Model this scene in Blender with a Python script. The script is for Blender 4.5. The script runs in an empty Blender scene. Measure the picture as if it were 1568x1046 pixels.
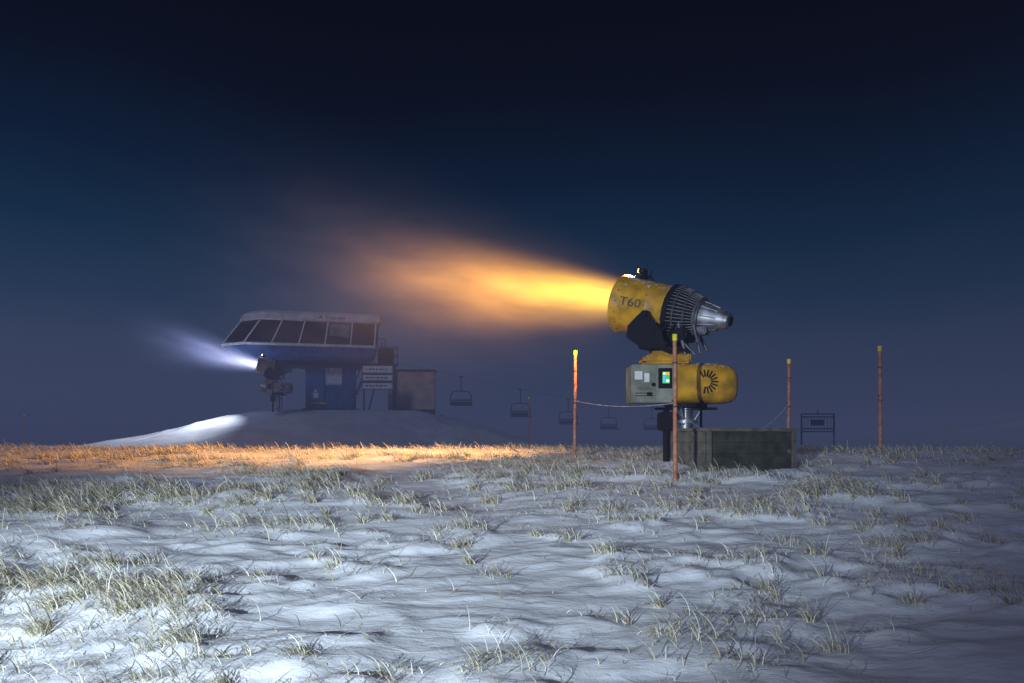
import bpy, bmesh, math, random
import numpy as np
from mathutils import Vector, Matrix
random.seed(4); rng=np.random.default_rng(7)
sc=bpy.context.scene
sc.view_settings.view_transform='Standard'; sc.view_settings.look='None'; sc.view_settings.exposure=0
F=1132.0; EYE=1.6
def W(px,py,d): return Vector(((px-784)/F*d, d, EYE+(668-py)/F*d))

# ---------------- noise
def _h(ix,iy,s):
    n=(ix*374761393+iy*668265263+s*1442695041)&0xffffffff
    n=((n^(n>>13))*1274126177)&0xffffffff
    return ((n^(n>>16))&0xffff)/65535.0
def vnoise(x,y,s=0):
    x=np.asarray(x,float); y=np.asarray(y,float)
    ix=np.floor(x).astype(np.int64); iy=np.floor(y).astype(np.int64)
    fx=x-ix; fy=y-iy
    fx=fx*fx*fx*(fx*(fx*6-15)+10); fy=fy*fy*fy*(fy*(fy*6-15)+10)
    a=_h(ix,iy,s);b=_h(ix+1,iy,s);c=_h(ix,iy+1,s);d=_h(ix+1,iy+1,s)
    return (a*(1-fx)+b*fx)*(1-fy)+(c*(1-fx)+d*fx)*fy
def fbm(x,y,s=0,o=4):
    r=0;a=.5;t=0
    for i in range(o):
        r=r+a*vnoise(x,y,s+i*17);t+=a;a*=.5;x=x*2.03+5.1;y=y*2.03+1.7
    return r/t
def sstep(a,b,x):
    t=np.clip((x-a)/(b-a),0,1); return t*t*(3-2*t)
PY=[-40,-6,0,4,7,10.5,13,16,20,26,35,60,120,400,800]
PZ=[-1.2,-.35,-.02,.22,.62,1.0,1.16,1.22,1.20,1.0,.95,1.0,.95,.5,-1]
_py=np.linspace(-40,800,16000); _pz=np.interp(_py,PY,PZ)
k=np.exp(-np.linspace(-2,2,41)**2);k/=k.sum()
_pz[20:-20]=np.convolve(_pz,k,'valid')
def clump(x,y):
    n=fbm(x*.75,y*1.1,3,3); m=fbm(x*2.3,y*2.6,9,3)
    return sstep(.48,.68,n*.6+m*.4)
def ground(x,y):
    x=np.asarray(x,float);y=np.asarray(y,float)
    z=np.interp(y,_py,_pz)
    near=1-sstep(22,40,y)
    z=z+near*.20*(fbm(x*.22,y*.3,21,3)-.5)
    z=z+near*.09*(fbm(x*.8+y*.2,y*1.1,31,3)-.5)
    u=x*.94+y*.34; v=-x*.34+y*.94
    wu=u+.5*fbm(x*.9,y*.9,91,2); wv=v+.30*fbm(x*1.1,y*1.1,95,2)
    s=fbm(wu*.8,wv*2.3,41,3)
    z=z+near*.06*(s-.5)
    rg=1-np.abs(2*fbm(wu*.9,wv*2.8,55,3)-1)
    z=z+near*.038*(rg**3)*sstep(.42,.6,fbm(x*.5,y*.6,57,2))
    r=fbm(wu*2.8,wv*7.5,51,3)
    z=z+near*.026*(r-.5)
    z=z+near*.05*clump(x,y)*(1-sstep(12,20,y))
    far=sstep(24,36,y)
    z=z+far*.35*(fbm(x*.12,y*.09,61,4)-.5)*(1-sstep(90,200,y))
    wob=1.6*(fbm(x*.16+3,y*.16,71,3)-.5)
    dx=np.where(x<-10.6,(-10.6-x-4.2+wob)/10.5,(x+10.6-4.8+wob)/8.5); dy=(np.abs(y-48)-3.5)/12
    q=np.sqrt(np.clip(dx,0,None)**2+np.clip(dy,0,None)**2)
    m=(1-sstep(-.15,1.05,q))
    z=z+2.30*m+.60*m*(1-m)*4*(fbm(x*.45,y*.3,77,4)-.5)+far*.10*(fbm(x*1.2,y*.8,79,3)-.5)*(1-sstep(60,90,y))
    z=z+3.8*sstep(36,58,x+0*y)*np.exp(-((y-74)/18)**2)*(.55+.8*fbm(x*.09,y*.09,5,4))
    return z
def gz(x,y): return float(ground(np.array([x]),np.array([y]))[0])

# ---------------- materials
def newmat(name):
    m=bpy.data.materials.new(name);m.use_nodes=True
    return m,m.node_tree,m.node_tree.nodes,m.node_tree.links
def pmat(name,col,rough=.5,metal=0,var=.25,scale=6,frost=0.0,bump=.0,col2=None,spec=.5):
    m,t,n,l=newmat(name);b=n['Principled BSDF'];b.inputs['Specular IOR Level'].default_value=spec
    tc=n.new('ShaderNodeTexCoord');nz=n.new('ShaderNodeTexNoise');nz.inputs['Scale'].default_value=scale;nz.inputs['Detail'].default_value=6
    l.new(tc.outputs['Object'],nz.inputs['Vector'])
    mx=n.new('ShaderNodeMix');mx.data_type='RGBA'
    mx.inputs[6].default_value=(*[c*(1-var) for c in col],1)
    c2=col2 or [min(1,c*(1+var)) for c in col]
    mx.inputs[7].default_value=(*c2,1)
    rp=n.new('ShaderNodeMapRange');rp.inputs[1].default_value=.35;rp.inputs[2].default_value=.65
    l.new(nz.outputs[0],rp.inputs[0]);l.new(rp.outputs[0],mx.inputs[0])
    out=mx.outputs[2]
    if frost>0:
        ge=n.new('ShaderNodeNewGeometry');sp=n.new('ShaderNodeSeparateXYZ');l.new(ge.outputs['Normal'],sp.inputs[0])
        n2=n.new('ShaderNodeTexNoise');n2.inputs['Scale'].default_value=14;n2.inputs['Detail'].default_value=8;l.new(tc.outputs['Object'],n2.inputs['Vector'])
        a=n.new('ShaderNodeMath');a.operation='MULTIPLY_ADD';a.inputs[1].default_value=.55;l.new(sp.outputs[2],a.inputs[0]);l.new(n2.outputs[0],a.inputs[2])
        r2=n.new('ShaderNodeMapRange');r2.inputs[1].default_value=1.05-frost*.5;r2.inputs[2].default_value=1.2-frost*.5;r2.inputs[4].default_value=.85;l.new(a.outputs[0],r2.inputs[0])
        m2=n.new('ShaderNodeMix');m2.data_type='RGBA';m2.inputs[7].default_value=(.75,.78,.82,1)
        l.new(r2.outputs[0],m2.inputs[0]);l.new(out,m2.inputs[6]);out=m2.outputs[2]
    l.new(out,b.inputs['Base Color']);b.inputs['Metallic'].default_value=metal
    r3=n.new('ShaderNodeMapRange');r3.inputs[3].default_value=max(.05,rough-.12);r3.inputs[4].default_value=min(1,rough+.15);l.new(nz.outputs[0],r3.inputs[0]);l.new(r3.outputs[0],b.inputs['Roughness'])
    if bump:
        bp=n.new('ShaderNodeBump');bp.inputs['Strength'].default_value=bump;bp.inputs['Distance'].default_value=.02;l.new(nz.outputs[0],bp.inputs['Height']);l.new(bp.outputs[0],b.inputs['Normal'])
    return m
def emat(name,col,s):
    m,t,n,l=newmat(name);b=n['Principled BSDF'];b.inputs['Base Color'].default_value=(*[min(c,1)*.5 for c in col],1)
    b.inputs['Emission Color'].default_value=(*col,1);b.inputs['Emission Strength'].default_value=s;return m
YEL=pmat('yellow_paint',(.54,.28,.007),.45,0,.35,4,.2)
YELC=pmat('yellow_cap',(.8,.7,.03),.6)
BLK=pmat('black_metal',(.006,.006,.007),.7,0,.3,9,0,0,None,.2)
DRK=pmat('dark_grey_metal',(.06,.06,.065),.5,.5,.3,9,.2)
CAGE=pmat('cage_metal',(.14,.14,.15),.5,.6,.3,9,.1)
SIL=pmat('brushed_metal',(.30,.31,.33),.42,.75,.4,7,.12)
GRY=pmat('cabinet_grey',(.22,.23,.18),.55,.1,.35,4,.25)
WHT=pmat('white_paint',(.76,.76,.76),.6,0,.15,4)
ROOF=pmat('pale_roof',(.70,.66,.66),.7,0,.2,1.5,.3)
BLU=pmat('blue_steel',(.03,.12,.33),.45,0,.3,2,.12)
GLS=pmat('dark_glass',(.045,.045,.05),.2,0,.5,.6)
GLS2=pmat('painted_lit_glass',(.22,.22,.2),.4,0,.3,2)  # paler base colour stands in for interior light; no emission
TAN=pmat('tan_siding',(.58,.43,.32),.75,0,.18,2,.1)
BRN=pmat('brown_trim',(.08,.055,.04),.8,0,.2,3,.1)
ORG=pmat('orange_post',(.55,.14,.045),.6,0,.35,12,.3,0,(.5,.25,.15))
BOX=pmat('green_brown_board',(.040,.042,.025),.8,0,.45,5,.15,.4)
RIM=pmat('pale_rim_lit_end_board',(.12,.11,.08),.8,0,.35,8,.35,.3)  # pale rim board; on the left end its lighter tone paints incoming light
ROPE=pmat('frosted_rope',(.5,.5,.55),.8)
NAVY=pmat('navy_steel',(.03,.045,.09),.5,.2,.3,5,.25)
INK=pmat('ink',(.03,.03,.03),.6)

# ---------------- mesh helpers
def empty(name,loc=(0,0,0),rot=0):
    e=bpy.data.objects.new(name,None);sc.collection.objects.link(e);e.location=loc;e.rotation_euler=(0,0,rot);e.empty_display_size=.3;return e
def mk(name,bm,mat,parent=None,smooth=False,M=None):
    if M is not None: bm.transform(M)
    bmesh.ops.recalc_face_normals(bm,faces=bm.faces)
    me=bpy.data.meshes.new(name);bm.to_mesh(me);bm.free()
    for mm in (mat if isinstance(mat,list) else [mat]): me.materials.append(mm)
    if smooth: 
        me.polygons.foreach_set('use_smooth',[True]*len(me.polygons))
        try: me.set_sharp_from_angle(angle=math.radians(38))
        except Exception: pass
    o=bpy.data.objects.new(name,me);sc.collection.objects.link(o)
    if parent: o.parent=parent
    return o
def bbox(bm,x0,x1,y0,y1,z0,z1,bev=0,R=None,seg=2):
    r=bmesh.ops.create_cube(bm,size=1);vs=r['verts']
    for v in vs: v.co=Vector(((x0+x1)/2+v.co.x*(x1-x0),(y0+y1)/2+v.co.y*(y1-y0),(z0+z1)/2+v.co.z*(z1-z0)))
    if bev:
        es={e for v in vs for e in v.link_edges}
        rr=bmesh.ops.bevel(bm,geom=list(es),offset=bev,segments=seg,affect='EDGES')
        vs=list({v for v in rr['verts']}|{v for v in vs if v.is_valid})
    if R is not None:
        for v in vs: v.co=R@v.co
    return vs
def box(name,x0,x1,y0,y1,z0,z1,mat,parent=None,bev=.01):
    bm=bmesh.new();bbox(bm,x0,x1,y0,y1,z0,z1,bev);return mk(name,bm,mat,parent)
def tubeb(bm,pts,r,seg=8,r2=None):
    pts=[Vector(p) for p in pts];rings=[];n=len(pts)
    up=None
    for i,p in enumerate(pts):
        t=(pts[min(i+1,n-1)]-pts[max(i-1,0)]).normalized()
        if up is None: up=t.orthogonal().normalized()
        up=(up-t*up.dot(t)).normalized();s=t.cross(up)
        rr=r if r2 is None else r+(r2-r)*i/(n-1)
        rings.append([bm.verts.new(p+(up*math.cos(a)+s*math.sin(a))*rr) for a in [2*math.pi*j/seg for j in range(seg)]])
    for a,b in zip(rings,rings[1:]):
        for j in range(seg): bm.faces.new((a[j],a[(j+1)%seg],b[(j+1)%seg],b[j]))
    bm.faces.new(rings[0]);bm.faces.new(rings[-1][::-1])
def revolve(name,prof,mat,parent,M,seg=48,cap0=True,cap1=False):
    bm=bmesh.new();rings=[]
    for s,r in prof: rings.append([bm.verts.new((s,r*math.cos(2*math.pi*j/seg),r*math.sin(2*math.pi*j/seg))) for j in range(seg)])
    for a,b in zip(rings,rings[1:]):
        for j in range(seg): bm.faces.new((a[j],a[(j+1)%seg],b[(j+1)%seg],b[j]))
    if cap0: bm.faces.new(rings[0])
    if cap1: bm.faces.new(rings[-1][::-1])
    return mk(name,bm,mat,parent,True,M)
def textmesh(body,size):
    cu=bpy.data.curves.new('t','FONT');cu.body=body;cu.size=size;cu.align_x='CENTER';cu.align_y='CENTER'
    o=bpy.data.objects.new('t',cu);sc.collection.objects.link(o)
    dg=bpy.context.evaluated_depsgraph_get();me=bpy.data.meshes.new_from_object(o.evaluated_get(dg))
    bm=bmesh.new();bm.from_mesh(me);bpy.data.objects.remove(o);bpy.data.curves.remove(cu);bpy.data.meshes.remove(me);return bm

# ---------------- ground
def build_ground():
    NX,NY=950,950
    t=np.linspace(-1,1,NX);kx=np.arcsinh(680/3.5);xs=3.5*np.sinh(kx*t)
    ty=np.linspace(-np.arcsinh(46/3.5),np.arcsinh(680/3.5),NY);ys=6+3.5*np.sinh(ty)
    X,Y=np.meshgrid(xs,ys);Z=ground(X,Y)
    co=np.stack([X,Y,Z],-1).reshape(-1,3)
    i=np.arange((NX-1)*(NY-1));r=i//(NX-1);c=i%(NX-1);a=r*NX+c
    f=np.stack([a,a+1,a+NX+1,a+NX],-1)
    me=bpy.data.meshes.new('snowy_ground');me.vertices.add(len(co));me.vertices.foreach_set('co',co.ravel())
    me.loops.add(f.size);me.loops.foreach_set('vertex_index',f.ravel())
    me.polygons.add(len(f));me.polygons.foreach_set('loop_start',np.arange(0,f.size,4));me.polygons.foreach_set('loop_total',np.full(len(f),4))
    me.polygons.foreach_set('use_smooth',np.ones(len(f),bool));me.update(calc_edges=True)
    o=bpy.data.objects.new('snowy_ground',me);sc.collection.objects.link(o)
    m,tr,n,l=newmat('wind_blown_snow');b=n['Principled BSDF']
    tc=n.new('ShaderNodeTexCoord')
    mp=n.new('ShaderNodeMapping');mp.inputs['Rotation'].default_value=(0,0,-.35);mp.inputs['Scale'].default_value=(1,2.3,1);l.new(tc.outputs['Object'],mp.inputs[0])
    n1=n.new('ShaderNodeTexNoise');n1.inputs['Scale'].default_value=5;n1.inputs['Detail'].default_value=7;n1.inputs['Roughness'].default_value=.55;n1.inputs['Distortion'].default_value=.5;l.new(mp.outputs[0],n1.inputs['Vector'])
    n2=n.new('ShaderNodeTexNoise');n2.inputs['Scale'].default_value=70;n2.inputs['Detail'].default_value=4;l.new(tc.outputs['Object'],n2.inputs['Vector'])
    n3=n.new('ShaderNodeTexNoise');n3.inputs['Scale'].default_value=1.3;n3.inputs['Detail'].default_value=8;n3.inputs['Roughness'].default_value=.65;l.new(mp.outputs[0],n3.inputs['Vector'])
    cr=n.new('ShaderNodeMapRange');cr.inputs[1].default_value=.54;cr.inputs[2].default_value=.76;l.new(n3.outputs[0],cr.inputs[0])
    mx=n.new('ShaderNodeMix');mx.data_type='RGBA';mx.inputs[6].default_value=(.80,.83,.88,1);mx.inputs[7].default_value=(.34,.31,.25,1)
    ml=n.new('ShaderNodeMath');ml.operation='MULTIPLY';ml.inputs[1].default_value=.4;l.new(cr.outputs[0],ml.inputs[0]);l.new(ml.outputs[0],mx.inputs[0]);l.new(mx.outputs[2],b.inputs['Base Color'])
    b.inputs['Roughness'].default_value=.7
    ad=n.new('ShaderNodeMath');ad.operation='MULTIPLY_ADD';ad.inputs[1].default_value=.10;l.new(n2.outputs[0],ad.inputs[0]);l.new(n1.outputs[0],ad.inputs[2])
    bp=n.new('ShaderNodeBump');bp.inputs['Strength'].default_value=.40;bp.inputs['Distance'].default_value=.04;l.new(ad.outputs[0],bp.inputs['Height']);l.new(bp.outputs[0],b.inputs['Normal'])
    me.materials.append(m)
build_ground()

# ---------------- grass
def build_grass():
    def samp(n,y0,y1,dens):
        y=np.sqrt(rng.random(n)*((y1+4)**2-(y0+4)**2)+(y0+4)**2)-4
        x=(rng.random(n)*2-1)*(.82*y+3)
        keep=rng.random(n)<dens(x,y)
        return x[keep],y[keep]
    def dens(x,y):
        c=clump(x,y)
        band=np.exp(-((y-8.8-.05*x)/1.1)**2)*sstep(5.5,1.0,x)
        crest=sstep(12.0,13.8,y)
        corner=sstep(-1.6,-2.5,x+.35*(y-5))*sstep(6.7,5.6,y)
        left=sstep(1.0,-2,x)*.04
        open_=.035+left
        right=sstep(8,2.5,x)
        d=open_*(.3+c)+band*(.06+.62*c)+crest*(.10+.38*c)+corner*(.22+.75*c)+.20*c*right*sstep(3.0,5,y)
        bare=np.exp(-((y-6.9+.12*(x+3))/.7)**2)*sstep(2,-1,x)
        d*=1-.85*bare
        d*=1-.9*((x>2.2)&(x<4.6)&(y>11)&(y<13.2))
        return np.clip(d,0,1)
    xs,ys=[],[]
    for n,a,b in ((90000,2.2,7.5),(100000,7.5,12),(115000,12,24)):
        x,y=samp(n,a,b,dens);xs.append(x);ys.append(y)
    x=np.concatenate(xs);y=np.concatenate(ys);N=len(x)
    c=clump(x,y)
    h=(.04+.16*rng.random(N)**2+.08*c)*np.where(y>12,.95,1)
    ex=np.zeros(N);ey=np.zeros(N)
    tx,ty=samp(9000,3.0,15,lambda a,b:np.clip(.03+dens(a,b)*.22,0,1))
    T=len(tx);nb=42;rad=.04+.10*rng.random(T);th_=.11+.15*rng.random(T)
    a=rng.random((T,nb))*6.283;rr=np.sqrt(rng.random((T,nb)))*rad[:,None]
    bx=(tx[:,None]+rr*np.cos(a)).ravel();by=(ty[:,None]+rr*np.sin(a)).ravel()
    bh=(th_[:,None]*(.5+.6*rng.random((T,nb)))).ravel()
    x=np.concatenate([x,bx]);y=np.concatenate([y,by]);h=np.concatenate([h,bh]);N=len(x)
    ex=np.concatenate([ex,(rr/rad[:,None]*np.cos(a)).ravel()*.8]);ey=np.concatenate([ey,(rr/rad[:,None]*np.sin(a)).ravel()*.8])
    print('blades',N,'tussocks',T)
    z=ground(x,y)-.01
    w=(.0020+.0022*rng.random(N))*(1+.10*np.maximum(y-4,0))
    phi=math.pi+.25+rng.normal(0,.6,N)
    flip=rng.random(N)<.12;phi=np.where(flip,rng.random(N)*6.28,phi)
    ddx=np.cos(phi)+ex;ddy=np.sin(phi)+ey;phi=np.arctan2(ddy,ddx)
    th0=np.abs(rng.normal(.45,.35,N));th1=.5+rng.random(N)*1.6
    S=5;verts=np.zeros((N,S+1,2,3));p=np.stack([x,y,z],-1)
    side=np.stack([-np.sin(phi),np.cos(phi),np.zeros(N)],-1)
    tw=rng.normal(0,.9,N);d=np.stack([np.cos(phi),np.sin(phi),np.zeros(N)],-1)
    wd=side*np.cos(tw)[:,None]+d*np.sin(tw)[:,None]
    for s in range(S+1):
        t=s/S
        ww=(w*(1-.75*t**1.5))[:,None]
        if s==S-1: ww=ww*1.6
        verts[:,s,0]=p-wd*ww;verts[:,s,1]=p+wd*ww
        th=th0+th1*t*1.1
        st=(h/S)[:,None]*(d*np.sin(th)[:,None]+np.array([0,0,1])*np.cos(th)[:,None])
        p=p+st
    V=verts.reshape(-1,3)
    base=np.arange(N)*(S+1)*2
    fs=[]
    for s in range(S):
        a=base+s*2;fs.append(np.stack([a,a+1,a+3,a+2],-1))
    f=np.stack(fs,1).reshape(-1,4)
    me=bpy.data.meshes.new('dry_grass');me.vertices.add(len(V));me.vertices.foreach_set('co',V.ravel())
    me.loops.add(f.size);me.loops.foreach_set('vertex_index',f.ravel().astype(np.int32))
    me.polygons.add(len(f));me.polygons.foreach_set('loop_start',np.arange(0,f.size,4));me.polygons.foreach_set('loop_total',np.full(len(f),4));me.update(calc_edges=True)
    at=me.attributes.new('tint','FLOAT','POINT');at.data.foreach_set('value',np.repeat(rng.random(N),(S+1)*2).astype(np.float32))
    tip=np.tile(np.repeat(np.arange(S+1)/S,2),N).astype(np.float32)
    at=me.attributes.new('tip','FLOAT','POINT');at.data.foreach_set('value',tip)
    o=bpy.data.objects.new('dry_grass',me);sc.collection.objects.link(o)
    m,tr,n,l=newmat('rimed_straw');b=n['Principled BSDF']
    a=n.new('ShaderNodeAttribute');a.attribute_name='tint'
    r=n.new('ShaderNodeValToRGB');e=r.color_ramp.elements
    e[0].position=0;e[0].color=(.14,.10,.05,1);e[1].position=1;e[1].color=(.78,.76,.64,1)
    q=e.new(.25);q.color=(.38,.32,.16,1);q=e.new(.6);q.color=(.60,.56,.38,1)
    l.new(a.outputs['Fac'],r.inputs[0])
    a2=n.new('ShaderNodeAttribute');a2.attribute_name='tip';mr=n.new('ShaderNodeMapRange');mr.inputs[1].default_value=.3;mr.inputs[4].default_value=.6;l.new(a2.outputs['Fac'],mr.inputs[0])
    mx=n.new('ShaderNodeMix');mx.data_type='RGBA';mx.inputs[7].default_value=(.84,.85,.82,1);l.new(mr.outputs[0],mx.inputs[0]);l.new(r.outputs[0],mx.inputs[6])
    l.new(mx.outputs[2],b.inputs['Base Color']);b.inputs['Roughness'].default_value=.6
    me.materials.append(m)
build_grass()

# ---------------- snow cannon
def cannon(loc,head_yaw,body_yaw=0,pitch=14,yel=YEL,leg=.6,text=True,lampmat=None):
    e=empty('snow_cannon',loc,body_yaw)
    H=Matrix.Translation((-.18,0,1.82))@Matrix.Rotation(head_yaw-body_yaw,4,'Z')@Matrix.Rotation(math.radians(-pitch),4,'Y')
    revolve('barrel',[(.0,.37),(.02,.405),(.06,.415),(.10,.41),(.34,.425),(.36,.435),(.38,.427),(.80,.455),(.88,.47),(.93,.485),(.96,.49),(.975,.48),(.96,.455),(.90,.44),(.5,.40),(.05,.37)],yel,e,H,64,False)
    revolve('barrel_interior',[(.04,.365),(.5,.392),(.9,.432)],BLK,e,H,48,False)
    bm=bmesh.new()
    for rr,s in ((.425,.93),(.34,.86)):
        tubeb(bm,[(s,rr*math.cos(a),rr*math.sin(a)) for a in [i*math.pi/20 for i in range(41)]],.018,8)
        for i in range(30):
            a=i*math.pi/15;tubeb(bm,[(s,rr*math.cos(a),rr*math.sin(a)),(s+.05,(rr-.01)*math.cos(a),(rr-.01)*math.sin(a))],.011,6)
    for i in range(9):
        a=i*2*math.pi/9
        tubeb(bm,[(.6,.08*math.cos(a),.08*math.sin(a)),(.6,.40*math.cos(a),.40*math.sin(a))],.015,4)
    mk('nozzle_ring',bm,SIL,e,True,H)
    revolve('fan_hub',[(.35,.02),(.4,.1),(.6,.12),(.8,.10),(.88,.02)],SIL,e,H,24,True,True)
    bm=bmesh.new()
    for i in range(8):
        a=i*math.pi/4;u=Vector((0,math.cos(a),math.sin(a)));v=Vector((0,-math.sin(a),math.cos(a)))
        q=[Vector((.2,0,0))+u*.1-v*.03,Vector((.26,0,0))+u*.1+v*.03,Vector((.3,0,0))+u*.36+v*.09,Vector((.2,0,0))+u*.36-v*.06]
        bm.faces.new([bm.verts.new(p) for p in q])
    mk('fan_blades',bm,DRK,e,False,H)
    bm=bmesh.new()
    def cr(s):
        t=(s+.46)/.46
        return .29+.14*math.sin(max(0,min(1,t))*math.pi/2)
    for i in range(44):
        a=2*math.pi*i/44
        tubeb(bm,[(s,cr(s)*math.cos(a),cr(s)*math.sin(a)) for s in np.linspace(-.46,.02,7)],.0075,5)
    for s in (-.46,-.3,-.14,0.0):
        r=cr(s)+.004
        tubeb(bm,[(s,r*math.cos(a),r*math.sin(a)) for a in [i*math.pi/24 for i in range(49)]],.013,6)
    mk('intake_grille',bm,CAGE,e,True,H)
    revolve('intake_rim',[(-.05,.425),(-.04,.445),(.03,.448),(.045,.43)],BLK,e,H,48,False)
    revolve('intake_liner',[(-.44,.20),(-.3,.29),(-.12,.345),(.03,.37)],BLK,e,H,40,False)
    revolve('intake_collar',[(-.5,.22),(-.49,.282),(-.43,.29),(-.42,.25)],CAGE,e,H,40,True)
    revolve('motor_cone',[(-.93,.045),(-.94,.085),(-.92,.125),(-.87,.14),(-.84,.138),(-.74,.18),(-.60,.225),(-.46,.245),(-.36,.23)],SIL,e,H,40,True)
    revolve('motor_cap',[(-.965,.035),(-.96,.075),(-.9,.08)],BLK,e,H,24,True)
    bm=bmesh.new()
    for i in range(10):
        a=i*2*math.pi/10;tubeb(bm,[(-.5,.245*math.cos(a),.245*math.sin(a)),(-.76,.178*math.cos(a),.178*math.sin(a))],.012,6)
    mk('motor_ribs',bm,SIL,e,True,H)
    bm=bmesh.new()
    for i in range(16):
        a=i*2*math.pi/16
        for s,r in ((.05,.415),(.36,.434),(.86,.468)):
            tubeb(bm,[(s,r*math.cos(a),r*math.sin(a)),(s,(r+.010)*math.cos(a),(r+.010)*math.sin(a))],.010,6)
    mk('barrel_bolts',bm,DRK,e,True,H)
    if text:
        bm=textmesh('T60',.19)
        bmesh.ops.triangulate(bm,faces=bm.faces);bmesh.ops.subdivide_edges(bm,edges=bm.edges,cuts=2)
        for v in bm.verts:
            s=.60-v.co.x*1.25;ang=v.co.y/.445+.02;r=.455+(s-.8)*.07+.010 if s<.8 else .47
            v.co=Vector((s,r*math.cos(ang),r*math.sin(ang)))
        mk('lettering',bm,DRK,e,False,H)
    bm=bmesh.new();bbox(bm,.62,.76,-.06,.06,.46,.54,.012);bbox(bm,.66,.78,-.075,.075,.53,.62,.02)
    tubeb(bm,[(.64,.08,.47),(.62,.09,.74)],.006,5);tubeb(bm,[(.60,-.05,.47),(.58,-.06,.62)],.01,5)
    tubeb(bm,[(.5,0,.455),(.55,0,.5),(.64,0,.5)],.016,6)
    mk('work_lamp_housing',bm,BLK,e,False,H)
    bm=bmesh.new();bbox(bm,.778,.788,-.06,.06,.545,.605,0)
    mk('work_lamp_lens',bm,lampmat or emat('lamp_lens_warm',(1,.6,.2),6),e,False,H)
    hy=head_yaw-body_yaw
    R=Matrix.Translation((-.22,0,0))@Matrix.Rotation(hy,4,'Z')
    bm=bmesh.new()
    for sy in (-1,1):
        pr=[(-.10,1.24),(.34,1.24),(.56,1.40),(.54,1.58),(.36,1.74),(.28,1.80),(.20,1.80),(.12,1.66),(-.04,1.45)]
        a=[bm.verts.new((px_,sy*.49,pz_)) for px_,pz_ in pr];b=[bm.verts.new((px_,sy*.53,pz_)) for px_,pz_ in pr]
        bm.faces.new(a);bm.faces.new(b[::-1])
        for i in range(len(pr)): bm.faces.new((a[i],a[(i+1)%len(pr)],b[(i+1)%len(pr)],b[i]))
        tubeb(bm,[(.24,sy*.43,1.75),(.24,sy*.57,1.75)],.05,16)
    bbox(bm,-.12,.36,-.52,.52,1.20,1.30,.015)
    tubeb(bm,[(.1,0,1.06),(.1,0,1.21)],.27,28)
    bbox(bm,.12,.44,-.26,.26,1.28,1.52,.03)
    mk('fork',bm,BLK,e,False,R)
    bm=bmesh.new();tubeb(bm,[(-.55,-.12,1.16),(-.36,-.12,1.52)],.028,10);tubeb(bm,[(-.40,-.12,1.45),(-.25,-.12,1.70)],.016,8)
    tubeb(bm,[(-.55,.22,1.10),(-.44,.22,1.56)],.022,8);tubeb(bm,[(-.5,.12,1.62),(-.44,.22,1.5),(-.52,.16,1.40),(-.62,.1,1.55),(-.58,.02,1.66)],.018,6)
    bbox(bm,-.62,-.42,-.03,.16,1.40,1.54,.02);tubeb(bm,[(-.3,.2,1.1),(-.2,.25,1.6)],.03,8);tubeb(bm,[(-.42,.1,1.1),(-.1,.3,1.5)],.022,8)
    mk('tilt_ram',bm,CAGE,e,True,R)
    bm=bmesh.new()
    for k_,(yy,xx) in enumerate(((.40,-.2),(.45,-.12),(.36,-.02),(-.3,.3),(.3,-.3))):
        tubeb(bm,[(xx+.1,yy,1.60),(xx+.22,yy*1.2,1.42),(xx+.12,yy*1.1,1.22),(xx-.1,yy*.9,1.12)],.022,7)
    bbox(bm,-.36,-.05,-.2,.32,1.32,1.52,.04)
    mk('hoses',bm,BLK,e,True,R)
    bm=bmesh.new()
    def rr(x,hy_,hz,zc,n=28,p=2.7):
        L=[]
        for i in range(n):
            a=2*math.pi*i/n;c,s=math.cos(a),math.sin(a);q=(abs(c)**p+abs(s)**p)**(-1/p)
            L.append(bm.verts.new((x,c*q*hy_,zc+s*q*hz)))
        return L
    secs=[(-.22,.31,.30,.66),(-.21,.33,.325,.66),(.16,.335,.33,.66),(.165,.345,.34,.66),(.19,.345,.34,.66),(.195,.335,.33,.66),(.44,.335,.33,.66),(.445,.322,.317,.66),(.46,.322,.317,.66),(.465,.335,.33,.66),(.62,.32,.315,.65),(.72,.28,.28,.64),(.78,.21,.22,.63),(.80,.12,.13,.62)]
    rs=[rr(*s) for s in secs]
    for a,b in zip(rs,rs[1:]):
        for j in range(28): bm.faces.new((a[j],a[(j+1)%28],b[(j+1)%28],b[j]))
    bm.faces.new(rs[0]);bm.faces.new(rs[-1][::-1])
    mk('compressor_housing',bm,yel,e,True)
    bm=bmesh.new()
    bbox(bm,-.72,-.16,-.26,.28,.96,1.10,.05,None,4);bbox(bm,-.60,-.05,-.24,.24,1.06,1.17,.04,None,4);bbox(bm,-.50,.02,-.30,-.05,.97,1.14,.035,None,3)
    mk('top_cover',bm,yel,e,True)
    bm=bmesh.new()
    for i in range(18):
        a=2*math.pi*i/18
        M=Matrix.Translation((.24,-.341,.67))@Matrix.Rotation(a,4,'Y')
        if 0<=i<=2 or i>=15: continue
        bbox(bm,-.19,-.08,-.006,.006,-.010,.010,0,M)
    mk('radial_vents',bm,BLK,e)
    bm=bmesh.new()
    bbox(bm,-.94,-.25,-.36,.22,.34,.94,.02);mk('control_cabinet',bm,GRY,e)
    bm=bmesh.new();bbox(bm,-.90,-.56,-.372,-.361,.40,.90,.006);bbox(bm,-.53,-.28,-.372,-.361,.40,.90,.006);mk('cabinet_doors',bm,GRY,e)
    bm=bmesh.new();bbox(bm,-.89,-.77,-.378,-.3725,.70,.83,0);bbox(bm,-.74,-.66,-.378,-.3725,.66,.80,0);mk('labels',bm,WHT,e)
    bm=bmesh.new();bbox(bm,-.52,-.30,-.382,-.3725,.56,.88,.004)
    for i,zz in enumerate((.44,.48)):bbox(bm,-.88,-.60,-.377,-.3725,zz,zz+.012,0)
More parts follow.
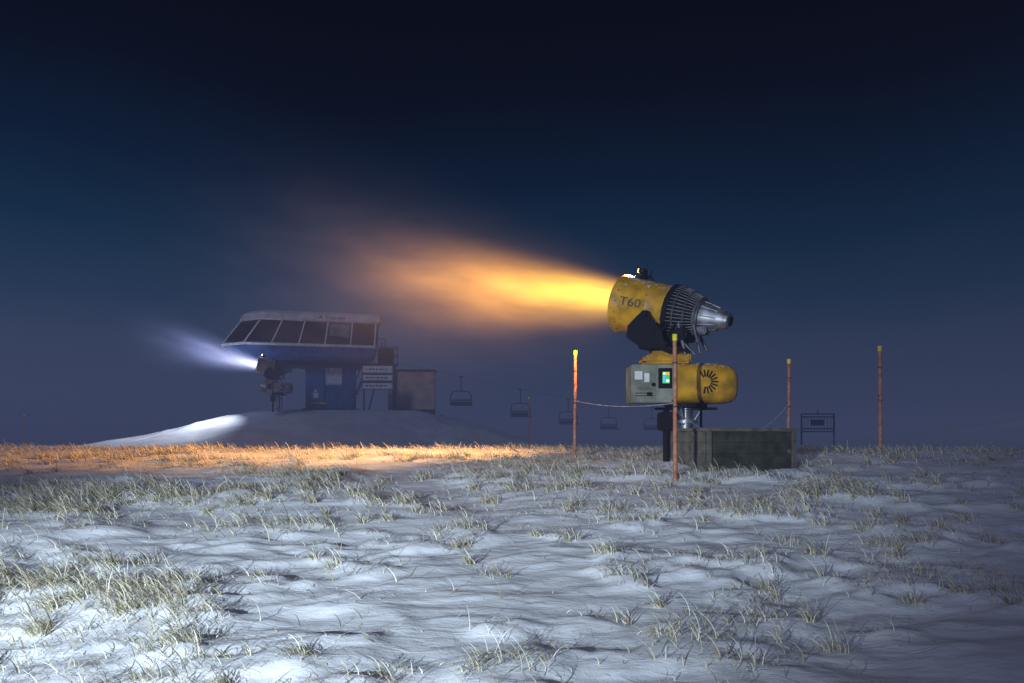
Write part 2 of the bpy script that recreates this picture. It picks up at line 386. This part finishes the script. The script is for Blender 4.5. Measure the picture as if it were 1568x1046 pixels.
    tubeb(bm,[(-.60,-.375,.62),(-.60,-.40,.62)],.03,12);bbox(bm,-.70,-.62,-.39,-.3725,.44,.50,.004)
    mk('cabinet_fittings',bm,BLK,e)
    bm=textmesh('TECHNO',.07);bm.transform(Matrix.Translation((-.72,-.3765,.55))@Matrix.Rotation(math.radians(90),4,'X'));mk('cabinet_lettering',bm,INK,e)
    if text:
        bm=bmesh.new();bbox(bm,-.455,-.345,-.389,-.383,.64,.82,0);mk('screen',bm,emat('screen_green',(.05,.5,.10),1.0),e)
        bm=bmesh.new();bbox(bm,-.448,-.41,-.393,-.3895,.775,.81,0);bbox(bm,-.40,-.353,-.393,-.3895,.66,.70,0);mk('screen_fields_pale',bm,emat('screen_white',(.7,.95,.8),1.2),e)
        bm=bmesh.new();bbox(bm,-.40,-.353,-.393,-.3895,.775,.81,0);mk('screen_field_warm',bm,emat('screen_orange',(1,.35,.05),1.1),e)
        bm=bmesh.new();bbox(bm,-.448,-.415,-.393,-.3895,.66,.75,0);mk('screen_field_blue',bm,emat('screen_blue',(.1,.4,1),1.1),e)
    bm=bmesh.new();tubeb(bm,[(0,0,.27),(0,0,.34)],.34,32);bbox(bm,-.5,.5,-.06,.06,.235,.275,.006);tubeb(bm,[(-.30,.1,-leg),(-.30,.1,.27)],.05,12)
    tubeb(bm,[(.22,-.1,.24),(.22,-.1,-leg)],.02,6);bbox(bm,-.42,-.18,-.1,.25,-.1,.2,.02)
    mk('turntable',bm,BLK,e)
    bm=bmesh.new();tubeb(bm,[(0,0,-leg),(0,0,.26)],.11,20);tubeb(bm,[(0,0,0.02),(0,0,.07)],.18,20)
    for a in (0,2.1,4.2):tubeb(bm,[(.10*math.cos(a),.10*math.sin(a),.0),(.26*math.cos(a),.26*math.sin(a),.26)],.022,6)
    mk('pedestal_column',bm,SIL,e,True)
    return e,H
GP=W(1050,650,12.0)
yaw1=math.radians(180-35)
g1,H1=cannon(GP,yaw1)
LP=W(426,612,42.0);lens2=emat('lamp_lens_cold',(.85,.88,1),60)
GYEL=pmat('unlit_tone_paint',(.22,.19,.17),.6,0,.3,4,.3)  # body colour greyed and darkened so this cannon looks unlit
g2,H2=cannon(LP,math.radians(180+22),math.radians(8),8,GYEL,.7,False,lens2)

# ---------------- pit box around pedestal
def pitbox():
    A=Vector((2.96,11.2,0));zb=gz(3.2,11.8)-.12;zt=1.725
    e=empty('wooden_pit_box',(A.x,A.y,zb),math.atan2(.36,1));h=zt-zb;Lx=1.62;Ly=1.25
    bm=bmesh.new();nb=4;bh=(h-.05)/nb
    for i in range(nb):
        z0=i*bh+.002;z1=(i+1)*bh-.002
        bbox(bm,0,Lx,0,.045,z0,z1,.004);bbox(bm,0,Lx,Ly-.045,Ly,z0,z1,.004)
        bbox(bm,Lx-.045,Lx,.048,Ly-.048,z0,z1,.004)
    mk('side_boards',bm,BOX,e)
    bm=bmesh.new()
    for i in range(nb):
        z0=i*bh+.002;z1=(i+1)*bh-.002;bbox(bm,0,.045,.048,Ly-.048,z0,z1,.004)
    for x,y in ((-.02,-.02),(Lx-.06,-.02)):bbox(bm,x,x+.08,y-.012,y+.018,0,h-.05,.006)
    mk('end_boards',bm,RIM,e)  # left end gets the lighter board so that face looks lit
    bm=bmesh.new()
    for a in ((-.05,Lx+.05,-.05,.07),(-.05,Lx+.05,Ly-.07,Ly+.05),(-.05,.07,.073,Ly-.073),(Lx-.07,Lx+.05,.073,Ly-.073)):
        bbox(bm,*a,h-.048,h,.008)
    mk('top_rim',bm,RIM,e)
    bm=bmesh.new();tubeb(bm,[(Lx-.12,-.02,h*.5),(Lx-.12,-.035,h*.5)],.035,14);mk('handle',bm,RIM,e)
    bm=bmesh.new();bmesh.ops.create_grid(bm,x_segments=14,y_segments=14,size=.5)
    for v in bm.verts: v.co=Vector(((v.co.x+.5)*(Lx-.1)+.05,(v.co.y+.5)*(Ly-.1)+.05,.2+.06*vnoise(v.co.x*6,v.co.y*6)))
    mk('snow_inside',bm,bpy.data.materials['wind_blown_snow'],e,True)
pitbox()

# ---------------- marker poles
def pole(px,top,bot,d,lean=0):
    p=W(px,bot,d);zt=W(px,top,d).z;zg=gz(p.x,p.y);e=empty('marker_pole',(p.x,p.y,zg));h=zt-zg
    e.rotation_euler=(0,math.radians(lean),0)
    bm=bmesh.new();tubeb(bm,[(0,0,-.3),(0,0,h*.35),(.004,0,h*.7),(0,0,h-.09)],.033,12,.029);mk('post',bm,ORG,e,True)
    bm=bmesh.new();tubeb(bm,[(0,0,h-.09),(0,0,h-.01),(0,0,h)],.036,12);mk('cap',bm,YELC,e,True)
    bm=bmesh.new()
    for z in (h*.50,h*.80):tubeb(bm,[(0,0,z),(0,0,z+.018)],.038,10)
    tubeb(bm,[(0,0,h*.53),(-.05,-.03,h*.55)],.008,5);mk('rope_clips',bm,INK,e,True)
    return Vector((p.x,p.y,zg+h*.53))
c1=pole(880,537,690,14.6,.3);c2=pole(1034,512,727,10.5,-.2);c3=pole(1207,550,690,14.2,.4);c4=pole(1348,530,702,13.2,-.3)
c0=pole(810,608,672,31);pole(37,635,670,48)
def rope(pts,sag,name='boundary_rope'):
    bm=bmesh.new()
    for (a,b),s in zip(zip(pts,pts[1:]),sag):
        tubeb(bm,[a.lerp(b,t)-Vector((0,0,s*4*t*(1-t))) for t in [i/18 for i in range(19)]],.006,5)
    mk(name,bm,ROPE,None,True)
rope([c1,c2],[.08]);rope([c2+Vector((0,0,-.1)),c3],[.5])

# ---------------- metal barrier
p=W(1252,668,26);e=empty('metal_barrier',(p.x,p.y,gz(p.x,p.y)),math.radians(4));hz=p.z+.78-gz(p.x,p.y)
bm=bmesh.new()
for x in (-.59,.59):tubeb(bm,[(x,0,-.1),(x,0,hz)],.03,8);tubeb(bm,[(x,-.28,0),(x,.28,0)],.03,8)
for z in (hz,hz-.10,hz-.52,hz-.62):tubeb(bm,[(-.59,0,z),(.59,0,z)],.022,8)
for i in range(9):
    x=-.59+1.18*(i+1)/10;tubeb(bm,[(x,0,hz-.1),(x,0,hz-.52)],.009,5)
mk('frame',bm,NAVY,e,True)
bm=bmesh.new();tubeb(bm,[(.0,0,hz),(.0,0,hz+.14)],.02,6);bbox(bm,-.25,.25,.02,.03,hz-.4,hz-.2,.004);mk('plate',bm,NAVY,e)

# ---------------- chairs and cable
def chair(px,top,d,yaw=.25,s=1.0):
    p=W(px,top,d);e=empty('chairlift_chair',p,yaw);e.scale=(s,s,s);w=.82
    bm=bmesh.new()
    tubeb(bm,[(0,0,.05),(0,0,-.4),(0,.06,-1.0),(0,.02,-1.15)],.04,8)
    tubeb(bm,[(-.12,0,.0),(.12,0,.0)],.05,8)
    tubeb(bm,[(-w,.0,-2.25),(-w-.04,0,-1.7),(-w+.05,0,-1.32),(-w+.25,0,-1.16),(0,0,-1.12),(w-.25,0,-1.16),(w-.05,0,-1.32),(w+.04,0,-1.7),(w,0,-2.25)],.04,8)
    for x in (-w,w):tubeb(bm,[(x,0,-2.25),(x,-.48,-2.28),(x,-.52,-2.22)],.03,8)
    tubeb(bm,[(-w,-.50,-2.25),(w,-.50,-2.25)],.03,8)
    tubeb(bm,[(-w,-.35,-1.78),(w,-.35,-1.78)],.022,8)
    for x in (-w,w):tubeb(bm,[(x,0,-1.6),(x,-.35,-1.78)],.02,6)
    mk('hanger_frame',bm,BLK,e,True)
    bm=bmesh.new()
    bbox(bm,-w+.04,w-.04,-.48,.02,-2.28,-2.18,.02)
    bbox(bm,-w+.04,w-.04,.01,.05,-2.15,-1.95,.012);bbox(bm,-w+.04,w-.04,.01,.05,-1.9,-1.82,.012)
    mk('seat',bm,BLK,e)
for a in ((706,577,58,.25),(797,597,62,.3),(870,611,66,.2),(932,621,70,.35),(998,624,74,.3)): chair(*a)
cb=[W(570,548,47),W(706,577,58)+Vector((0,0,.03)),W(797,597,62)+Vector((0,0,.03)),W(870,611,66)+Vector((0,0,.03)),W(932,621,70)+Vector((0,0,.03)),W(998,624,74)+Vector((0,0,.03)),W(1150,640,120)]
bm=bmesh.new();tubeb(bm,cb,.012,6);mk('haul_cable',bm,DRK,None,True)

# ---------------- chairlift station
def station():
    B=W(505,628,46);e=empty('chairlift_station',B,math.radians(16))
    lv=[(2.88,-5.0,2.3,1.5),(3.1,-5.6,2.6,1.9),(3.68,-6.15,2.75,2.1),(3.80,-6.15,2.75,2.12),(5.18,-5.15,2.85,1.92),(5.26,-5.25,3.05,2.02),(5.62,-5.0,3.05,1.9),(5.82,-4.6,2.95,1.5)]
    def cc(hy): return min(1.25,hy*.6)
    def ring(bm,z,x0,x1,hy,off=0):
        c=cc(hy);c2=.2
        P=[(x0,-hy+c),(x0+c,-hy),(x1-c2,-hy),(x1,-hy+c2),(x1,hy-c2),(x1-c2,hy),(x0+c,hy),(x0,hy-c)]
        return [bm.verts.new((x,y,z)) for x,y in P]
    def loft(name,idx,mat,caps=(False,False)):
        bm=bmesh.new();r=[ring(bm,*lv[i]) for i in idx]
        for a,b in zip(r,r[1:]):
            for j in range(8): bm.faces.new((a[j],a[(j+1)%8],b[(j+1)%8],b[j]))
        if caps[0]:bm.faces.new(r[0])
        if caps[1]:bm.faces.new(r[-1][::-1])
        return mk(name,bm,mat,e)
    loft('lower_hull',(0,1,2),BLU,(True,False));loft('sill',(2,3),WHT);loft('windows',(3,4),GLS);loft('roof',(4,5,6,7),ROOF,(True,True))
    bm=bmesh.new();z0,a0,b0,h0=lv[3];z1,a1,b1,h1=lv[4]
    L0=a0+cc(h0);L1=a1+cc(h1);Q0=b0-.2;Q1=b1-.2
    def X0(t): return L0+(Q0-L0)*t
    def X1(t): return L1+(Q1-L1)*t-.22*math.sin(math.pi*t)
    for t in (0,.205,.41,.61,.81,1.0):
        for sy in (-1,1):
            tubeb(bm,[(X0(t),sy*h0*1.005,z0),(X1(t),sy*h1*1.01,z1)],.045,6)
    for sy in (-1,1): tubeb(bm,[(a0,sy*(h0-cc(h0)),z0),(a1,sy*(h1-cc(h1)),z1)],.045,6)
    P=[(a0,-h0+cc(h0)),(L0,-h0),(Q0,-h0),(b0,-h0+.2),(b0,h0-.2),(Q0,h0),(L0,h0),(a0,h0-cc(h0)),(a0,-h0+cc(h0))]
    for q,q2 in zip(P,P[1:]):tubeb(bm,[(q[0],q[1],z0-.04),(q2[0],q2[1],z0-.04)],.085,6)
    mk('window_frames',bm,WHT,e,True)
    def fp(t,v): 
        return Vector((X0(t)+(X1(t)-X0(t))*v,-(h0+(h1-h0)*v)-.012,z0+(z1-z0)*v))
    bm=bmesh.new();bm.faces.new([bm.verts.new(fp(*q)) for q in ((.63,.4),(.79,.35),(.79,.92),(.63,.92))]);mk('pale_pane',bm,GLS2,e)
    bm=textmesh('A Thunder',.36)
    bm.transform(Matrix.Translation((.1,-1.985,5.44))@Matrix.Rotation(math.radians(72),4,'X'));mk('roof_lettering',bm,BLU,e)
    bm=bmesh.new()
    bbox(bm,-1.45,-.30,-.9,.9,-.6,2.9,.06);bbox(bm,.75,1.55,-.9,.9,-.6,2.9,.06)
    bbox(bm,-.30,.75,-.8,.8,-.6,1.5,.04);bbox(bm,-1.9,2.0,-1.1,1.1,2.6,2.95,.05)
    mk('column',bm,BLU,e)
    box('column_base',-1.7,1.8,-1.2,1.2,-.9,.05,BRN,e,.05)
    bm=bmesh.new();bbox(bm,-.25,.70,-.75,-.7,1.6,2.55,0);mk('machinery_panel',bm,WHT,e)
    bm=bmesh.new();bbox(bm,-1.2,-.2,-.925,-.905,.32,.42,0);mk('warning_strip',bm,YELC,e)
    bm=bmesh.new();bbox(bm,-1.0,-.72,-.925,-.905,.7,1.0,0);bbox(bm,-.95,-.77,-.925,-.905,1.05,1.2,0);mk('notice',bm,WHT,e)
    bm=bmesh.new();tubeb(bm,[(-3.2,0,2.62),(-3.2,0,2.85)],1.5,32);tubeb(bm,[(-3.2,0,2.4),(-3.2,0,2.65)],.3,16);tubeb(bm,[(-4.6,-1.2,2.7),(2.6,-1.2,2.7)],.06,8)
    for i in range(9):tubeb(bm,[(-4+i*.75,-1.35,2.72),(-4+i*.75,-1.2,2.72)],.16,12)
    mk('bullwheel',bm,DRK,e,True)
    bm=bmesh.new();bbox(bm,1.6,4.1,-1.2,.8,2.75,2.86,.01);bbox(bm,3.0,3.9,-.6,.6,2.87,3.9,.03)
    for x in (2.6,3.3,4.05):
        for y in (-1.15,.75):tubeb(bm,[(x,y,2.8),(x,y,4.4 if x<4 else 3.9)],.03,6)
    for z in (3.4,3.9):tubeb(bm,[(2.6,-1.15,z),(4.05,-1.15,z)],.025,6);tubeb(bm,[(4.05,-1.15,z),(4.05,.75,z)],.025,6)
    tubeb(bm,[(2.6,-1.15,4.4),(3.3,-1.15,4.4)],.025,6)
    for y in (-1.1,-.5):tubeb(bm,[(1.15,y,0),(2.3,y,2.8)],.045,6);tubeb(bm,[(1.15,y,.9),(2.3,y,3.7)],.025,6)
    for i in range(11):bbox(bm,1.18+i*.104,1.42+i*.104,-1.1,-.5,.22+i*.25,.25+i*.25,0)
    tubeb(bm,[(3.9,-1.1,-.5),(3.9,-1.1,2.8)],.06,8);tubeb(bm,[(2.2,-1.1,-.4),(3.0,-1.1,2.8)],.05,8)
    mk('access_platform',bm,DRK,e)
station()
B=W(631,632,47.5);zb=gz(B.x,B.y);e=empty('operator_hut',(B.x,B.y,zb),math.radians(6));ht=W(634,569,47.5).z-zb
bm=bmesh.new();bbox(bm,-1.46,1.46,-1.2,1.2,.12,ht-.08,.02)
for i in range(18):bbox(bm,-1.42+i*.164,-1.39+i*.164,-1.215,-1.202,.14,ht-.1,0)
mk('walls',bm,TAN,e)
bm=bmesh.new();bbox(bm,-1.54,1.54,-1.3,1.3,ht-.078,ht+.03,.02);bbox(bm,-1.50,1.50,-1.24,1.24,-.8,.118,.02);mk('roof_and_base',bm,BRN,e)
bm=bmesh.new();bbox(bm,1.462,1.485,-.5,.4,.15,2.1,0);mk('door',bm,BRN,e)
def sign():
    d=44;a=W(555,560,d);b=W(602,596,d);zg=gz((a.x+b.x)/2,d);e=empty('trail_sign',((a.x+b.x)/2,d,zg),.05);w=(b.x-a.x)/2
    zt=a.z-zg;bm=bmesh.new()
    for x in (-w*.9,w*.98):tubeb(bm,[(x,.06,-.4),(x,.06,zt)],.05,8)
    bbox(bm,-w,w,.0,.04,zt-1.42,zt+.02,.01)
    mk('posts',bm,BRN,e)
    bm=bmesh.new()
    for z0,z1 in ((.02,.42),(.56,.88),(1.04,1.38)):bbox(bm,-w+.04,w-.04,-.02,-.002,zt-z1,zt-z0,0)
    mk('panels',bm,WHT,e)
    bm=bmesh.new();rr=random.Random(3)
    for z0 in (.22,.72,1.2):
        x=-w+.2
        while x<w-.35:
            l=rr.uniform(.08,.22);bbox(bm,x,x+l,-.026,-.021,zt-z0-.035,zt-z0+.035,0);x+=l+.06
    mk('lettering',bm,INK,e)
sign()

# ---------------- volumes
def M_(n,l,op,a,b=None,c=None):
    x=n.new('ShaderNodeMath');x.operation=op
    for i,v in enumerate((a,b,c)):
        if v is None: continue
        if isinstance(v,(int,float)): x.inputs[i].default_value=v
        else: l.new(v,x.inputs[i])
    return x.outputs[0]
def spray(name,M,L,R0,R1,ramp,strength,fall,seed=0,sq=1.5,dens=0.0,fade=.35,pw=1.0,step=.8,det=4):
    bm=bmesh.new();seg=24;rings=[]
    for i in range(13):
        t=i/12;r=(R0+(R1-R0)*t**pw)*1.75
        rings.append([bm.verts.new((t*L,r*math.cos(2*math.pi*j/seg),r*math.sin(2*math.pi*j/seg))) for j in range(seg)])
    for a,b in zip(rings,rings[1:]):
        for j in range(seg): bm.faces.new((a[j],a[(j+1)%seg],b[(j+1)%seg],b[j]))
    bm.faces.new(rings[0]);bm.faces.new(rings[-1][::-1])
    m,tr,n,l=newmat(name+'_medium');n.remove(n['Principled BSDF']);out=n['Material Output']
    tc=n.new('ShaderNodeTexCoord');sp=n.new('ShaderNodeSeparateXYZ');l.new(tc.outputs['Object'],sp.inputs[0]);X,Y,Z=sp.outputs
    u=M_(n,l,'DIVIDE',X,L)
    R=M_(n,l,'MULTIPLY_ADD',M_(n,l,'POWER',M_(n,l,'MAXIMUM',u,0.0),pw),R1-R0,R0)
    zup=M_(n,l,'MULTIPLY',M_(n,l,'MAXIMUM',Z,0.0),sq);zdn=M_(n,l,'MINIMUM',Z,0.0);z2=M_(n,l,'ADD',zup,zdn)
    rho2=M_(n,l,'DIVIDE',M_(n,l,'ADD',M_(n,l,'MULTIPLY',Y,Y),M_(n,l,'MULTIPLY',z2,z2)),M_(n,l,'MULTIPLY',R,R))
    rad=M_(n,l,'EXPONENT',M_(n,l,'MULTIPLY',rho2,-2.0))
    edge=n.new('ShaderNodeMapRange');edge.inputs[1].default_value=3.0;edge.inputs[2].default_value=1.4;edge.interpolation_type='SMOOTHSTEP';l.new(rho2,edge.inputs[0])
    ax=M_(n,l,'EXPONENT',M_(n,l,'MULTIPLY',u,-fall))
    en=n.new('ShaderNodeMapRange');en.inputs[1].default_value=1.0;en.inputs[2].default_value=fade;en.interpolation_type='SMOOTHSTEP';l.new(u,en.inputs[0])
    mp=n.new('ShaderNodeMapping');mp.inputs['Scale'].default_value=(.30,1.3,1.3);mp.inputs['Location'].default_value=(seed,0,0);l.new(tc.outputs['Object'],mp.inputs[0])
    nz=n.new('ShaderNodeTexNoise');nz.inputs['Scale'].default_value=1.5;nz.inputs['Detail'].default_value=det;nz.inputs['Roughness'].default_value=.6;l.new(mp.outputs[0],nz.inputs['Vector'])
    nr=n.new('ShaderNodeMapRange');nr.inputs[1].default_value=.32;nr.inputs[2].default_value=.70;nr.inputs[3].default_value=.25;nr.inputs[4].default_value=1.7;l.new(nz.outputs[0],nr.inputs[0])
    d=M_(n,l,'MULTIPLY',M_(n,l,'MULTIPLY',rad,edge.outputs[0]),M_(n,l,'MULTIPLY',ax,en.outputs[0]))
    d=M_(n,l,'MULTIPLY',d,nr.outputs[0])
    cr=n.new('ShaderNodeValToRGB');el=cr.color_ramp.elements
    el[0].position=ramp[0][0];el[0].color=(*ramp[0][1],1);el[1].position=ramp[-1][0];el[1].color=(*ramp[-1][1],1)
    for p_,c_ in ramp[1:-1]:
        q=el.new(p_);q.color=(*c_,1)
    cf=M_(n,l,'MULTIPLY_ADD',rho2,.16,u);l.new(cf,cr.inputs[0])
    em=n.new('ShaderNodeEmission');l.new(cr.outputs[0],em.inputs[0]);l.new(M_(n,l,'MULTIPLY',d,strength),em.inputs[1])  # volume emits the lamp-lit glow itself; no light is scattered
    ab=n.new('ShaderNodeVolumeAbsorption');l.new(M_(n,l,'MULTIPLY',d,dens),ab.inputs['Density'])
    ad=n.new('ShaderNodeAddShader');l.new(em.outputs[0],ad.inputs[0]);l.new(ab.outputs[0],ad.inputs[1]);l.new(ad.outputs[0],out.inputs['Volume'])
    try: m.cycles.volume_step_rate=step
    except Exception as ex: print(ex)
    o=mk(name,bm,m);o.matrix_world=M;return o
def aim(p,d,up=(0,0,1)):
    x=Vector(d).normalized();y=Vector(up).cross(x).normalized();z=x.cross(y)
    return Matrix.Translation(p)@Matrix((x,y,z)).transposed().to_4x4()
mouth=(Matrix.Translation(GP)@H1@Vector((.98,0,.12)));ax1=(H1.to_3x3()@Vector((1,0,0)))
spray('emissive_snow_spray',aim(mouth,(ax1.x,ax1.y,ax1.z-.03)),8.5,.36,1.9,[(0,(1,.66,.09)),(.18,(1,.50,.05)),(.38,(.95,.39,.055)),(.65,(.6,.25,.08)),(1,(.28,.15,.12))],4.3,3.7,2.0,1.6,.25,.3)  # orange lamp light on the plume is its own emission
spray('emissive_drift_haze',aim(mouth+Vector((0,0,-.1)),(ax1.x,ax1.y,ax1.z-.05)),13,.6,4.0,[(0,(1,.42,.10)),(.3,(.6,.28,.16)),(.6,(.36,.22,.24)),(1,(.22,.17,.25))],.10,1.2,5.0,1.3,.02,.35,.8,1.5,2)  # broad halo of lit haze added as faint emission
m2=(Matrix.Translation(LP)@Matrix.Rotation(math.radians(8),4,'Z')@H2@Vector((.98,0,.0)));a2=(Matrix.Rotation(math.radians(8),3,'Z')@H2.to_3x3()@Vector((1,0,0)))
spray('emissive_snow_spray',aim(m2,(a2.x,a2.y,a2.z+.12)),8.5,.34,2.2,[(0,(.9,.9,1)),(.1,(.62,.66,1)),(.4,(.35,.40,.8)),(1,(.2,.22,.4))],8,7,9.0,1.2,.1)  # cold lamp light on this plume is emission colour too
# fog layer, haze brightness emitted by the volume itself
bm=bmesh.new();bbox(bm,-700,700,-60,720,-40,5.2)
m,tr,n,l=newmat('fog_medium');n.remove(n['Principled BSDF'])
FD=.013;em=n.new('ShaderNodeEmission');em.inputs[0].default_value=(.041,.053,.112,1);em.inputs[1].default_value=FD
ab=n.new('ShaderNodeVolumeAbsorption');ab.inputs['Color'].default_value=(0,0,0,1);ab.inputs['Density'].default_value=FD
ad=n.new('ShaderNodeAddShader');l.new(em.outputs[0],ad.inputs[0]);l.new(ab.outputs[0],ad.inputs[1]);l.new(ad.outputs[0],n['Material Output'].inputs['Volume'])
mk('fog',bm,m)

# ---------------- world (night sky)
w=bpy.data.worlds.new('World');sc.world=w;w.use_nodes=True;n=w.node_tree.nodes;l=w.node_tree.links
bg=n['Background'];tc=n.new('ShaderNodeTexCoord');sp=n.new('ShaderNodeSeparateXYZ');l.new(tc.outputs['Generated'],sp.inputs[0])
cr=n.new('ShaderNodeValToRGB');el=cr.color_ramp.elements;cr.color_ramp.interpolation='LINEAR'
st=[(0,(.042,.055,.112)),(.10,(.032,.047,.098)),(.17,(.012,.032,.073)),(.25,(.002,.019,.048)),(.33,(.0,.0075,.025)),(.42,(.0,.0012,.007)),(.5,(.0,.0004,.003)),(1,(.0001,.0003,.0015))]
el[0].position=0;el[0].color=(*st[0][1],1);el[1].position=1;el[1].color=(*st[-1][1],1)
for p_,c_ in st[1:-1]:
    q=el.new(p_);q.color=(*c_,1)
nz=n.new('ShaderNodeTexNoise');nz.inputs['Scale'].default_value=2.0;nz.inputs['Detail'].default_value=3;l.new(tc.outputs['Generated'],nz.inputs['Vector'])
wv=n.new('ShaderNodeMath');wv.operation='MULTIPLY_ADD';wv.inputs[1].default_value=.10;l.new(nz.outputs[0],wv.inputs[0]);l.new(sp.outputs[2],wv.inputs[2])
sb=n.new('ShaderNodeMath');sb.operation='SUBTRACT';sb.inputs[1].default_value=.05;l.new(wv.outputs[0],sb.inputs[0]);l.new(sb.outputs[0],cr.inputs[0])
mr=n.new('ShaderNodeMapRange');mr.inputs[1].default_value=-.7;mr.inputs[2].default_value=.7;mr.inputs[3].default_value=1.2;mr.inputs[4].default_value=.75;l.new(sp.outputs[0],mr.inputs[0])
l.new(cr.outputs[0],bg.inputs[0]);l.new(mr.outputs[0],bg.inputs[1])

# ---------------- lights
def light(name,typ,loc,target,E,col,**k):
    L=bpy.data.lights.new(name,typ);L.energy=E;L.color=col
    for a,b in k.items(): setattr(L,a,b)
    o=bpy.data.objects.new(name,L);sc.collection.objects.link(o);o.location=loc
    d=(Vector(target)-Vector(loc));o.rotation_euler=d.to_track_quat('-Z','Y').to_euler();return o
light('moon_fill','SUN',(0,0,30),(4,10,23),.50,(.60,.66,1),angle=math.radians(8))  # added fill, aimed from the camera side to light upright faces
light('vehicle_headlamp','SPOT',(-6.6,-6.0,2.7),(-2.0,6.3,.50),15500,(.76,.89,1),spot_size=math.radians(45),spot_blend=1.0,shadow_soft_size=.10)
lampp=Matrix.Translation(GP)@H1@Vector((.86,0,.60))
light('cannon_work_lamp','SPOT',lampp,(-2.0,15.2,1.2),13000,(1,.46,.14),spot_size=math.radians(92),spot_blend=.95,shadow_soft_size=.05)
l2=Matrix.Translation(LP)@Matrix.Rotation(math.radians(8),4,'Z')@H2@Vector((1.0,0,.55))
light('cold_work_lamp','SPOT',l2,l2+Vector((-5,-2.5,-1.8)),5000,(.8,.86,1),spot_size=math.radians(130),spot_blend=.8,shadow_soft_size=.06)

cam=bpy.data.cameras.new('camera');co=bpy.data.objects.new('camera',cam);sc.collection.objects.link(co)
co.location=(0,0,EYE);co.rotation_euler=(math.radians(90),0,0);cam.lens=26;cam.sensor_width=36;cam.shift_y=145/1568;cam.clip_end=3000;cam.clip_start=.05
sc.camera=co
